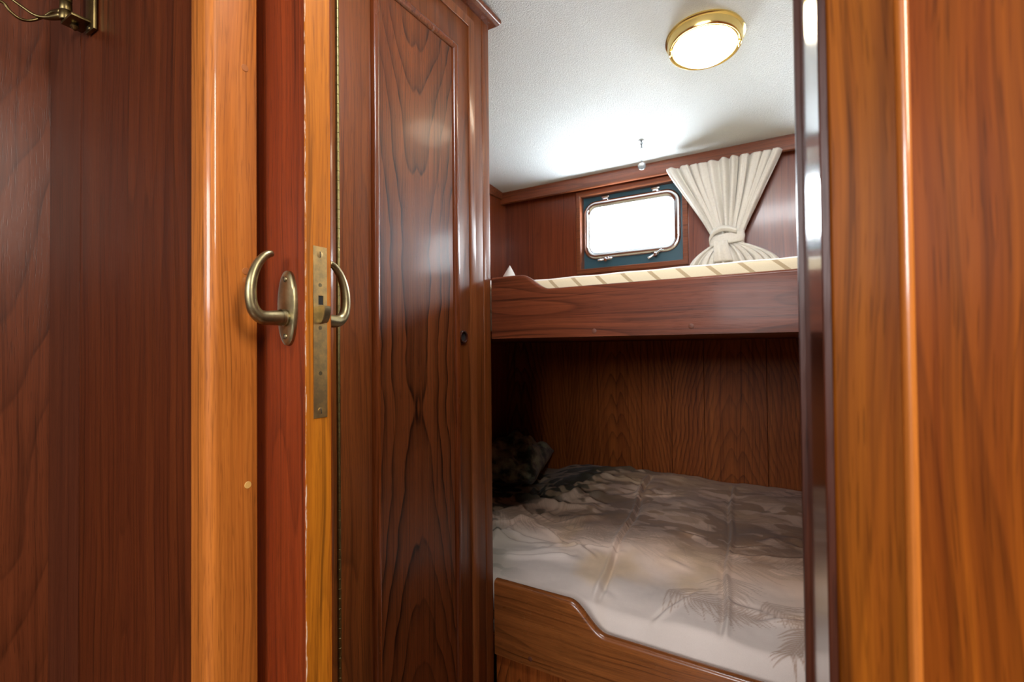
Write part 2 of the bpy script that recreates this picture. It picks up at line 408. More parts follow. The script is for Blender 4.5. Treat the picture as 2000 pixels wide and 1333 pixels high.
# left door post: face to the opening, big rounded nose towards the passage
r = .0125; prof = [(-.61, .296), (-.57-r, .296)]
prof = [(-.61, .2945)] + [(-.57-r + r*sin(t), .2925+r - r*cos(t)) for t in [radians(90*i/10) for i in range(11)]] + [(-.57, .3485), (-.571, .3497), (-.61, .3497)]
post = S(obj('trim_4', prism(bmesh.new(), prof, 0, 2.10, lambda p, q, a: (p, q, a)), M['teak_post']), 'bright orange teak post on the left of the doorway')
plug('wood_plug', (-.57, .3343, 1.419), (1, 0, 0), .0042, M['plug_mid'], post)
plug('wood_plug', (-.57, .3352, 1.1754), (1, 0, 0), .0042, M['plug_mid'], post)
tag(plug('wood_plug', (-.57, .3375, .9215), (1, 0, 0), .0042, M['plug_light'], post), 'pale round wood plug')
# right door post: stop, glossy tapering reveal, face, bead and panel
prof = [(-.0045, .4015), (-.004, .400), (.0, .400), (.0, .43), (-.0025, .43), (-.0045, .4285)]
S(obj('trim_5', prism(bmesh.new(), [(-.0044,.403),(-.0036,.4),(.02,.4),(.02,.43),(-.0036,.43),(-.0044,.427)], 0, 2.10, lambda p, q, a: (p, q, a)), M['stile_dark']), 'dark upright stop strip on the right of the doorway')
S(obj('trim_6', prism(bmesh.new(), [(-.0005,.3999),(.0082,.3322),(.0092,.3316),(.0150,.3316),(.0150,.3999)], 0, 2.10, lambda p, q, a: (p, q, a)), M['jamb_dark']), 'glossy dark reveal of the doorway post that mirrors the cabin')
S(obj('trim_9', prism(bmesh.new(), [(.0084,.3316),(.0084,.3304),(.0090,.3298),(.0151,.3298),(.0151,.3316)], 0, 2.10, lambda p, q, a: (p, q, a)), M['stile_dark']), 'narrow dark red strip beside the glossy reveal')
rb = .0038; bead = [(.0462 + rb*sin(t), .3232 - .0038 + rb - rb*cos(t)) for t in [radians(-90 + 180*i/14) for i in range(15)]]
pj = [(.0121, .3999), (.0121, .3255), (.0126, .3243), (.0138, .3237), (.0424, .3232)]
S(obj('trim_7', prism(bmesh.new(), [(.0152,.3999),(.0124,.3290),(.0128,.3272),(.0138,.3264),(.0430,.3262),(.0430,.3999)], 0, 2.10, lambda p, q, a: (p, q, a)), M['jamb_wood']), 'glossy orange teak post face on the right of the doorway')
bm = prism(bmesh.new(), [(.0430,.345)] + [(.0458 + .0036*sin(t)*.9, .3262 - .0036*cos(t)) for t in [radians(-88 + 176*i/14) for i in range(15)]] + [(.0490,.345)], 0, 2.10, lambda p, q, a: (p, q, a))
S(obj('trim_8', bm, M['bead_wood']), 'bright rounded bead along the right door post')
S(obj('wall_bulkhead_right', B(.0485, 1.45, .3285, .36, 0, 2.12), M['right_panel']), 'reddish orange teak bulkhead panel at the right edge')

# ------------------------------------------------------------------ sliding door leaf
XE = -.496
d1 = empty('door_1', (-.62, .38, 0)); tag(d1, 'half open teak door with brass handles and mortise lock', None, None, 'structure')
bm = prism(bmesh.new(), [(-.9, .362), (XE-.0015, .362), (XE-.0003, .3626), (XE-.0003, .3634), (XE-.0003, .398), (-.9, .398)], .02, 2.08, lambda p, q, a: (p, q, a))
obj('door_leaf', bm, M['red_door_face'], d1)
bm = bmesh.new()   # lipping strip on the free edge, with a small chamfer and the mortise cut round the lock
prism(bm, [(XE-.004, .3621), (XE-.0008, .3621), (XE, .3630), (XE, .3968), (XE-.0015, .3979), (XE-.004, .3979)], .02, 2.08, lambda p, q, a: (p, q, a))
obj('edge_lipping', bm, M['teak_door_edge'], d1)
# lock faceplate with keep hole and bevelled latch
zc0, zc1, ly0, ly1 = 1.0003, 1.2040, .3722, .3912
bm = bmesh.new()
hx0, hx1, hz0, hz1 = .3790, .3860, 1.1345, 1.1455
for a in ((ly0, ly1, zc0, hz0), (ly0, ly1, hz1, zc1), (ly0, hx0, hz0, hz1), (hx1, ly1, hz0, hz1)):
    box(bm, XE-.003, XE+.0009, a[0], a[1], a[2], a[3])
bmesh.ops.remove_doubles(bm, verts=bm.verts[:], dist=1e-6)
lock = tag(obj('lock_plate', bm, M['lock_brass'], d1), 'long worn brass lock plate')
obj('latch_hole', B(XE-.0005, XE+.0003, hx0-.0005, hx1+.0005, hz0-.0005, hz1+.0005), M['dark_hole'], lock)
screw((XE+.0009, .3815, 1.1945), (1, 0, 0), .0040, M['lock_brass'], lock, .05, .12)
screw((XE+.0009, .3819, 1.0085), (1, 0, 0), .0040, M['lock_brass'], lock, .15, .12)
for z in (1.158, 1.107, 1.053): # filled rivets
    obj('rivet', lathe(bmesh.new(), [(.0024, 0), (.0024, .0011), (0, .0012)], (XE, .3815, z), (1, 0, 0), 20), M['bronze'], lock)
# latch bolt: flat top, curved beak falling away
prof = [(0, 1.1330), (.0095, 1.1330), (.0118, 1.1318), (.0120, 1.1270), (.0098, 1.1190), (.0070, 1.1145), (.0045, 1.1128), (.0, 1.1135)]
bm = prism(bmesh.new(), [(XE+p*1.0, z) for p, z in prof], .3795, .3885, lambda p, q, a: (p, a, q))
bmesh.ops.bevel(bm, geom=bm.edges[:], offset=.0005, segments=2, affect='EDGES')
obj('latch_bolt', bm, M['bronze'], d1)
# lever handles with oval rose plates on both faces
def handle(side):
    y0 = .362 if side < 0 else .398
    xh = -.526
    h = bpy.data.objects.new('door_handle', None); COL.objects.link(h); h.parent = d1
    h.location = Vector((xh, y0, 1.13)) - d1.location
    f = lambda x, d, z: Vector((x, y0 + side*d, z))
    # rose plate: pointed oval, domed
    out = []
    for i in range(40):
        t = 2*pi*i/40; c, s = cos(t), sin(t)
        wz = .0442*s; wx = .0165*(abs(c)**.72)*(1 if c > 0 else -1)*(1-.10*abs(s)**3)
        out.append((wx, wz))
    bm = bmesh.new(); rings = []
    for sc, d in ((1, 0), (1, .0034), (.95, .0047), (.84, .0054), (.0, .0056)):
        if sc == 0: rings.append([bm.verts.new(f(xh, d, 1.1308))])
        else: rings.append([bm.verts.new(f(xh + a*sc, d, 1.1308 + b*(sc if sc == 1 else sc+.02*(1-sc)))) for a, b in out])
    for a, b in zip(rings, rings[1:]):
        for i in range(40):
            q = list(dict.fromkeys([a[i], a[(i+1) % 40], b[(i+1) % len(b)], b[i % len(b)]]))
            if len(q) > 2: bm.faces.new(q)
    obj('rose_plate', bm, M['bronze'], h)
    screw(f(xh, .0052, 1.1645), (0, side, 0), .0036, M['bronze'], h, .3)
    screw(f(xh, .0052, 1.0970), (0, side, 0), .0036, M['bronze'], h, -.1)
    # collar and lever
    bm = tube(bmesh.new(), [f(xh, .003, 1.119), f(xh, .008, 1.119), f(xh, .0085, 1.119), f(xh, .012, 1.119)], [.0102, .0100, .0096, .0094], 24, False)
    obj('collar', bm, M['bronze'], h)
    ctrl = [(.006, 1.1190), (.020, 1.1182), (.031, 1.1180), (.0385, 1.1205), (.0445, 1.1280), (.0470, 1.139), (.0468, 1.153), (.0442, 1.166), (.0390, 1.1780), (.0325, 1.1865), (.0265, 1.1910), (.0225, 1.1922)]
    path = catmull([f(xh, d, z) for d, z in ctrl], 6)
    n = len(path); rad = []
    for i in range(n):
        t = i/(n-1); rad.append(.0090 - .0028*min(t/.42, 1)**1.2 - .0024*max(0, (t-.42)/.58)**1.3)
    obj('lever', tube(bmesh.new(), path, rad, 20), M['bronze'], h)
handle(-1); handle(1)

# ------------------------------------------------------------------ wardrobe
wd = empty('wardrobe', (-1.0, .8, 0), 'tall teak wardrobe with panelled door and brass piano hinge, beside the bunks', 'wardrobe')
bm = bmesh.new()   # carcass front frame, sides; the door fills the middle
DY0, DY1, DZ0, DZ1 = .6265, 1.0500, .16, 1.9430
box(bm, XC-.02, XC, .46, .6215, 0.0, 1.998, bevel=.001)
box(bm, XC-.02, XC, DY1+.0015, 1.1150, 0.0, 1.998, bevel=.0008)
box(bm, XC-.02, XC-.0005, .6215, DY1+.0015, DZ1+.0015, 1.998)
box(bm, XC-.02, XC-.0005, .6215, DY1+.0015, 0, DZ0-.0015)
box(bm, XC-.022, XC+.001, 1.1162, 1.1500, 0.0, 1.998, bevel=.003, seg=3)
box(bm, XL, XC-.02, 1.130, 1.148, 0.0, 1.99); box(bm, XL, XC-.02, .46, .475, 0.0, 1.99)
obj('carcass', bm, M['wardrobe_stile'], wd)
# cover strip framing the door opening (mitred)
fY = lambda cy, cz, x: (lambda u, v, w: (x + w, cy + u, cz + v))
zt, zb = 1.9520, .10; yl, yr_ = .40, 1.0745
bm = bmesh.new()   # right upright and top rail of the strip; the hinge side has none
pr = [(0, -.002), (0, .0040), (.0015, .0055), (.0225, .0045), (.0245, .0030), (.0245, -.002)]
rings = []
for t, w in pr:
    rings.append([bm.verts.new((XC+w, 1.0745-t, .0)), bm.verts.new((XC+w, 1.0745-t, 1.9660-t)), bm.verts.new((XC+w, .630, 1.9660-t))])
for i in range(len(pr)):
    a, b = rings[i], rings[(i+1) % len(pr)]
    for j in range(2): bm.faces.new((a[j], a[j+1], b[j+1], b[j]))
obj('cover_strip', bm, M['teak_trim'], wd)
# door leaf: flat with applied bead framing the panel
dr = obj('door', B(XC-.018, XC+.0004, DY0+.0015, DY1-.0005, DZ0, DZ1, bevel=.0008), M['wardrobe_stile'], wd)
cy, cz, w_, h_ = (.7085+1.0000)/2, (.20+1.8640)/2, 1.0000-.7085, 1.8640-.20
obj('panel', B(XC-.002, XC+.0022, .7250, .9770, .21, 1.85), M['wardrobe_panel'], dr)
obj('panel_bead', frame_sweep(bmesh.new(), w_, h_, 0, [(0, -.001), (0, .003), (.002, .0075), (.006, .0105), (.0105, .0110), (.0150, .0095), (.0190, .0058), (.0205, .002), (.0205, -.001)], fY(cy, cz, XC)), M['wardrobe_bead'], dr)
# recessed finger ring (dark turned wood) with its hole
ry, rz = 1.0165, 1.1120
bm = lathe(bmesh.new(), [(.0165, 0), (.0170, .003), (.0160, .0062), (.0140, .0070), (.0120, .0060), (.0112, .003), (.0110, .0012)], (XC, ry, rz), (1, 0, 0), 40)
obj('finger_pull', bm, M['ring_brown'], dr)
obj('pull_hole', lathe(bmesh.new(), [(.0113, .0009), (.0113, .0014), (0, .0014)], (XC, ry, rz), (1, 0, 0), 32), M['dark_hole'], dr)
# piano hinge: one knuckle after another
bm = bmesh.new(); z = .03; n = 12
while z < 1.98:
    lathe(bm, [(.0026, 0), (.0031, .0004), (.0031, .0176), (.0026, .018)], (XC+.0026, .6240, z), (0, 0, 1), n); z += .0183
box(bm, XC-.001, XC+.0006, .6216, .6264, .03, 1.98)
obj('piano_hinge', bm, M['hinge_brass'], wd)
# cornice with a bull nose, returned round the corner
cp = [(XC-.02, 1.996), (XC+.018, 1.996), (XC+.026, 1.9975), (XC+.031, 2.002), (XC+.033, 2.008), (XC+.032, 2.014), (XC+.027, 2.019), (XC-.02, 2.019)]
bm = bmesh.new(); rings = []
for x, z in cp:
    o_ = x - XC
    rings.append([bm.verts.new((x, .46, z)), bm.verts.new((x, 1.150 + o_*.55, z)), bm.verts.new((XL, 1.150 + o_*.55, z))])
for i in range(len(cp)):
    a, b = rings[i], rings[(i+1) % len(cp)]
    for j in range(2): bm.faces.new((a[j], a[j+1], b[j+1], b[j]))
obj('cornice', bm, M['wardrobe_bead'], wd)

# ------------------------------------------------------------------ bunks
def board(xa, xb, zlo, zhi, zdip, x0, x1, z0, y0, y1, rad):
    """board with an S curve from its high end to its low run, all upper edges rounded"""
    top = []
    n = 26
    for i in range(n+1):
        t = i/n; s = t*t*t*(t*(t*6-15)+10)*.35 + (3*t*t-2*t*t*t)*.65
        top.append((x0 + (x1-x0)*t, zlo + (zhi-zlo)*(1-s)))
    pts = [(xa, zhi), (xa+.05, zhi)] + top + [(xb, zlo)]
    return pts
def board_mesh(top, zb, y0, y1, r, nr=6):
    bm = bmesh.new(); cross = []
    # cross-section: from bottom front, up the front, round over, down the back
    sec = [(0, 0, 0), (0, 1, -1)]
    rings = []
    for i, (x, z) in enumerate(top):
        a = top[max(i-1, 0)]; b = top[min(i+1, len(top)-1)]
        tx, tz = b[0]-a[0], b[1]-a[1]; L = sqrt(tx*tx+tz*tz); nx, nz = -tz/L, tx/L
        ring = [(x, y0, zb)]
        for q in range(nr+1):
            t = radians(90*q/nr); d = r - r*sin(t)   # depth below the top edge
            ring.append((x - nx*d, y0 + r - r*cos(t), z - nz*d))
        for q in range(nr+1):
            t = radians(90 - 90*q/nr); d = r - r*sin(t)
            ring.append((x - nx*d, y1 - r + r*cos(t), z - nz*d))
        ring.append((x, y1, zb))
        rings.append([bm.verts.new(p) for p in ring])
    m = len(rings[0])
    for a, b in zip(rings, rings[1:]):
        for k in range(m): bm.faces.new((a[k], a[(k+1) % m], b[(k+1) % m], b[k]))
    bm.faces.new(rings[0]); bm.faces.new(rings[-1][::-1])
    return bm
ub = empty('upper_bunk', (-.4, 1.7, 1.11), 'upper bunk of dark varnished teak with a front board dipping from its left end', 'bunk')
top = board(-.757, XR, 1.2385, 1.2815, 0, -.668, -.575, 0, YB, YB+.024, .008)
o = obj('bunk_board', board_mesh(top, 1.1085, YB, YB+.024, .0085), M['bunk_board_wood'], ub)
plug('wood_plug', (-.2208, YB, 1.1265), (0, -1, 0), .0062, M['plug_dark'], o)
plug('wood_plug', (-.4520, YB, 1.1220), (0, -1, 0), .0062, M['plug_dark'], o)
obj('bunk_base', B(XL, XR, YB+.024, YW-.008, 1.112, 1.130), M['bunk_board_wood'], ub)
lb = empty('lower_bunk', (-.4, 1.7, 0), 'lower bunk of golden brown teak with an S curved rounded front rail', 'bunk')
top = board(-.757, XR, .3705, .4355, 0, -.535, -.430, 0, YB, YB+.024, .01)
o = obj('bunk_rail', board_mesh(top, .2310, YB, YB+.026, .0115), M['bunk_rail_wood'], lb)
plug('wood_plug', (-.6440, YB, .2520), (0, -1, 0), .0062, M['plug_dark'], o)
bm = bmesh.new()
box(bm, -.757, XR, YB+.010, YB+.024, 0, .231)
obj('plinth', bm, M['plank_wood'], lb)
obj('bunk_base', B(XL, XR, YB+.026, YW-.008, .235, .262), M['bunk_rail_wood'], lb)

# upper mattress: rounded front, piping along the upper edge
bm = bmesh.new(); sec = []
ym, yn, zl, zh = YB+.027, 2.235, 1.1305, 1.2665
sec = [(ym+.004, zl), (ym, zl+.01), (ym, zh-.040)] + [(ym+.002 + .016*(1-cos(t)), zh-.040+.040*sin(t)) for t in [radians(12*i) for i in range(1, 8)]] + [(ym+.03, zh), (yn-.02, zh), (yn, zh-.02), (yn, zl)]
prism(bm, sec, XL+.004, XR-.004, lambda p, q, a: (a, p, q))
um = tag(obj('mattress', bm, M['ticking'], None, 40), 'cream mattress with tan stripes on the upper bunk', 'mattress')
bm = tube(bmesh.new(), [(XL+.006 + (XR-XL-.012)*i/60, ym+.0185, zh+.0005+.0009*sin(i*1.7)) for i in range(61)], .0030, 8)
obj('piping', bm, M['piping'], um)
# lower mattress under the duvet
lm = tag(obj('mattress', B(XL+.004, XR-.004, YB+.034, YW-.012, .2625, .300, bevel=.012, seg=3), M['white_linen']), 'lower mattress hidden under the printed duvet', 'mattress')

# ------------------------------------------------------------------ pillows
def pillow(name, c, sx, sy, sz, rot, mat, seed=0, crease=.35, nu=48, nv=36, peak=None, ear=.09):
    bm = bmesh.new(); grid = {}
    Rm = Matrix.Rotation(rot[2], 3, 'Z') @ Matrix.Rotation(rot[1], 3, 'Y') @ Matrix.Rotation(rot[0], 3, 'X')
    for side in (1, -1):
        for i in range(nu+1):
            for j in range(nv+1):
                if side < 0 and (i in (0, nu) or j in (0, nv)): grid[-1, i, j] = grid[1, i, j]; continue
                u, v = 2*i/nu-1, 2*j/nv-1
                pu = 1 - ear*(1-abs(v)**1.5)*abs(u)**2; pv = 1 - ear*(1-abs(u)**1.5)*abs(v)**2
                hgt = ((1-abs(u)**2.6)*(1-abs(v)**2.6))**.5
                p = Vector((u*sx/2*pu, v*sy/2*pv, side*sz/2*hgt))
                nn = noise.noise(Vector((u*2.3+seed, v*2.3, side*3.1)))*.5 + noise.ridged_multi_fractal(Vector((u*1.6+seed, v*1.6, side)), .9, 2.1, 4, 1, 2)*.12
                p.z += side*nn*sz*crease*hgt
                p = Vector(c) + Rm @ p
                if peak and side > 0:
                    d = math.hypot(p.x-peak[0], p.y-peak[1]); p.z += max(0, peak[2]-p.z)*max(0, 1-d/peak[3])**.85
                grid[side, i, j] = bm.verts.new(p)
    for side in (1, -1):
        for i in range(nu):
            for j in range(nv):
                q = [grid[side, i, j], grid[side, i+1, j], grid[side, i+1, j+1], grid[side, i, j+1]]
                bm.faces.new(q)
    return obj(name, bm, mat, None, 60)
tag(pillow('pillow', (-1.262, 1.93, 1.332), .23, .48, .12, (0, 0, 0), M['white_linen'], 2, .15, 96, 150, (-1.210, 2.0, 1.480, .048)), 'white pillow corner peeping over the left end of the upper bunk', 'pillow')
tag(pillow('pillow', (-1.205, 2.02, .556), .30, .40, .13, (radians(6), radians(7), .25), M['green_satin'], 5, .9, 72, 80, None, .03), 'crumpled dark green satin pillow at the head of the lower bunk', 'pillow')

# ------------------------------------------------------------------ duvet
def fbm(x, y, s=0.): return noise.fractal(Vector((x, y, s)), 1., 2., 4)
X0, X1, Y0, Y1 = XL+.012, .50, YB+.030, YW-.012
NX, NY = 620, 400
gx = np.linspace(X0, X1, NX); gy = np.linspace(Y0, Y1, NY)
GX, GY = np.meshgrid(gx, gy, indexing='ij')
def coarse(fn, sx, sy, s, nx=160, ny=110):
    """a smooth noise field sampled coarsely and interpolated to the cloth grid"""
    cx = np.linspace(X0, X1, nx); cyy = np.linspace(Y0, Y1, ny)
    a = np.array([[fn(x*sx, y*sy, s) for y in cyy] for x in cx])
    fi = (GX-X0)/(X1-X0)*(nx-1); fj = (GY-Y0)/(Y1-Y0)*(ny-1)
    i = np.clip(fi.astype(int), 0, nx-2); j = np.clip(fj.astype(int), 0, ny-2); u = fi-i; v = fj-j
    return a[i, j]*(1-u)*(1-v) + a[i+1, j]*u*(1-v) + a[i, j+1]*(1-u)*v + a[i+1, j+1]*u*v
t = np.clip((GY-Y0)/(Y1-Y0), 0, 1)
Zc = .398 + .110*t**.9                                   # rises towards the hull
Zc -= .075*np.clip(1-(GY-Y0)/.05, 0, 1)**2               # tucked down behind the rail
low = coarse(fbm, 2.4, 2.4, 3.3); mid = coarse(fbm, 6., 4., 7.1)
Zc += .020*low + .010*mid
Zc -= .075*np.exp(-((GX+1.22)/.24)**4-((GY-2.02)/.29)**4)
left = np.clip((-GX-.85)/.45, 0, 1)
Zc += .030*left*t + .020*left*coarse(fbm, 7, 7, 1.7)
def crease(p0, p1, wdt, amp, wob=0):
    global Zc
    (ax_, ay), (bx, by) = p0, p1; L = math.hypot(bx-ax_, by-ay); tx, ty = (bx-ax_)/L, (by-ay)/L
    s = (GX-ax_)*tx + (GY-ay)*ty; d = (GX-ax_)*(-ty) + (GY-ay)*tx + wob*np.sin(s*14)
    env = np.clip(s/.06, 0, 1)*np.clip((L-s)/.06, 0, 1)
    env = env*env*(3-2*env)
    Zc += env*amp*(np.exp(-(d/wdt)**2) - .8*np.exp(-((d-wdt*1.7)/wdt)**2))
# long fold lines pressed into the cloth, front to back
crease((-.485, 1.22), (-.60, 2.20), .008, -.011, .006); crease((-.17, 1.20), (-.265, 2.20), .007, .009, .005)
crease((.02, 1.25), (.0, 2.1), .008, .004, .003)
crease((-1.0, 1.40), (-.48, 1.50), .010, .006, .006); crease((-.9, 1.62), (-.55, 1.40), .009, .005, .006)
crease((-.62, 1.93), (-.40, 2.02), .010, .008, .004); crease((-.24, 1.62), (.1, 1.70), .008, .005, .004)
crease((-.34, 1.20), (-.25, 1.40), .007, .006, .003); crease((-1.1, 1.75), (-.75, 1.86), .014, .010, .008)
rng = random.Random(11)
for i in range(64):
    x = rng.uniform(X0+.02, -.72); y = rng.uniform(Y0+.12, Y1-.06); a = rng.gauss(.15, .55); L = rng.uniform(.12, .34)
    crease((x, y), (x+L*cos(a), y+L*sin(a)), rng.uniform(.007, .018), rng.uniform(.006, .019)*(1 if x < -.85 else .5), rng.uniform(0, .012))
for i in range(26):
    x = rng.uniform(-.8, .3); y = rng.uniform(Y0+.08, Y1-.08); a = rng.gauss(.1, .5); L = rng.uniform(.08, .22)
    crease((x, y), (x+L*cos(a), y+L*sin(a)), rng.uniform(.006, .014), rng.uniform(.0025, .007), rng.uniform(0, .008))
# the printed pattern: pale rose ground, taupe blotches and palm leaves, dark olive towards the head
n1 = coarse(fbm, 1.5, 3.6, 21.); n2 = coarse(fbm, 4, 14, 5.); n3 = coarse(fbm, 3, 3, 40.); n4 = coarse(fbm, 12, 40, 9.)
def sm(x, a, b): q = np.clip((x-a)/(b-a), 0, 1); return q*q*(3-2*q)
def lerp(c, d, f): return c*(1-f[..., None]) + np.array(d)*f[..., None]
colr = np.zeros(GX.shape + (3,)) + np.array((.80, .56, .41))
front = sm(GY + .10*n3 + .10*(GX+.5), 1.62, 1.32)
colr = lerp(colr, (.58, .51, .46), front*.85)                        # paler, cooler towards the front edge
colr = lerp(colr, (.62, .42, .22), sm(n3, .05, .5)*.6)              # sandy tints
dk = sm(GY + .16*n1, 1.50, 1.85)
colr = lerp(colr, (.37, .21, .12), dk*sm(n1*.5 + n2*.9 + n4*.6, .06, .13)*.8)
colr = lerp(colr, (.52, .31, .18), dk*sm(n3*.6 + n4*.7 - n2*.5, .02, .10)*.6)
leaf = np.zeros(GX.shape)
def frond(x, y, ang, L, n, spread, wdt, bend=.5, side=0, st=1.):
    """feathery palm frond: leaflets fanning off a bent rib"""
    global leaf
    for k_ in range(n):
        q = k_/(n-1); a0 = ang + bend*q
        px, py = x + L*q*cos(ang+bend*q*.5), y + L*q*sin(ang+bend*q*.5)
        for sd in ((1, -1) if side == 0 else (side,)):
            al = a0 + sd*(spread*(1-.35*q)); ll = L*.42*(1-.55*q)*(.75+.5*rng.random())
            cb = rng.uniform(-.5, .1)*sd
            ms = 9
            for m_ in range(ms):
                r0 = ll*m_/ms
                cx_ = px + r0*cos(al+cb*m_/ms); cyy = py + r0*sin(al+cb*m_/ms)
                rad = wdt*(1-.75*m_/ms) + ll/ms*.35
                i0, i1 = np.searchsorted(gx, (cx_-.03, cx_+.03)); j0, j1 = np.searchsorted(gy, (cyy-.03, cyy+.03))
                if i0 >= i1 or j0 >= j1: continue
                dx = GX[i0:i1, j0:j1]-cx_; dy = GY[i0:i1, j0:j1]-cyy; ca, sa = cos(al+cb*m_/ms), sin(al+cb*m_/ms)
                s_ = dx*ca+dy*sa; d_ = -dx*sa+dy*ca
                g_ = np.clip(1.3-np.sqrt((s_/(ll/ms*1.1))**2 + (d_/(wdt*(1.05-.8*m_/ms)))**2), 0, 1)
                leaf[i0:i1, j0:j1] = np.maximum(leaf[i0:i1, j0:j1], g_*st)
for f_ in ((-.33, 1.36, -.35, .22, 26, 1.25, .0030, .5, 0, .9), (-.20, 1.50, -1.2, .20, 24, 1.1, .0028, -.5, 0, .75),
           (-.10, 1.42, -.9, .17, 20, 1.1, .0028, .5, 0, .8), (.06, 1.45, -2.2, .24, 26, 1.0, .0034, .4, 0, .95),
           (-.30, 1.80, -.5, .34, 30, .9, .004, .4, 0, .75), (.10, 1.85, 3.0, .34, 30, .9, .004, .4, 0, .75),
           (-.62, 1.72, -.25, .30, 30, .9, .0036, -.3, 0, .6), (-.80, 1.78, -.9, .28, 30, 1.0, .0036, .3, 0, .8),
           (-.55, 2.02, -.1, .30, 28, .9, .004, .3, 0, .7), (-.95, 1.95, -.3, .34, 34, .9, .004, .3, 0, .9),
           (.02, 2.05, 2.7, .30, 28, .9, .004, .3, 0, .8), (-.25, 1.58, .1, .30, 30, .9, .003, .3, 0, .55),
           (-.50, 1.55, 0., .26, 30, .8, .0024, .3, 0, .35), (-.05, 1.64, 2.9, .30, 30, .8, .003, -.3, 0, .6),
           (-1.1, 1.60, -.1, .34, 30, 1.0, .0034, .2, 0, .8), (-.75, 1.55, .1, .30, 34, .7, .0026, .2, 0, .8), (-.38, 1.88, -.2, .36, 40, .8, .0034, .25, 0, 1.), (.12, 1.70, 3.2, .32, 36, .8, .003, .2, 0, 1.), (-.68, 1.86, -.15, .30, 36, .8, .0034, .2, 0, 1.), (-1.05, 1.78, .2, .30, 30, 1.0, .0034, .2, 0, .9)):
    frond(*f_)
colr = lerp(colr, (.33, .205, .135), np.clip(leaf, 0, 1)*(.85 - .4*sm(GY, 1.5, 1.8)))
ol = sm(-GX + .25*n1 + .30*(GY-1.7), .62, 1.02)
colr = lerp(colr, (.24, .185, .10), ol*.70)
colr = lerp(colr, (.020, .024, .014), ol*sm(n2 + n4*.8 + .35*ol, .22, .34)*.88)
edge_l = sm(-GX, .72, .95)*sm(GY, 1.5, 1.22)
colr = lerp(colr, (.42, .40, .27), edge_l*.75)
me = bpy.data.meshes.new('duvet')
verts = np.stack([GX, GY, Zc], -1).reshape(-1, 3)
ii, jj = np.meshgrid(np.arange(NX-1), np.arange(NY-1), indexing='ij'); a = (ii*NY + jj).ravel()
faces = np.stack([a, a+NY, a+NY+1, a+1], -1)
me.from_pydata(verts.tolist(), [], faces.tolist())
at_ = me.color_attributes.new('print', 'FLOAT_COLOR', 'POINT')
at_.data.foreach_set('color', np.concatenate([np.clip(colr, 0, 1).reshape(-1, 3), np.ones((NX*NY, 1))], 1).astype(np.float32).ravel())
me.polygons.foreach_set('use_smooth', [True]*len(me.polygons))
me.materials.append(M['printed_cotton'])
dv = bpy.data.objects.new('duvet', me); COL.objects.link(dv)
md = dv.modifiers.new('thick', 'SOLIDIFY'); md.thickness = .012; md.offset = -1
tag(dv, 'crumpled duvet with a taupe palm leaf print spread over the lower bunk', 'duvet')

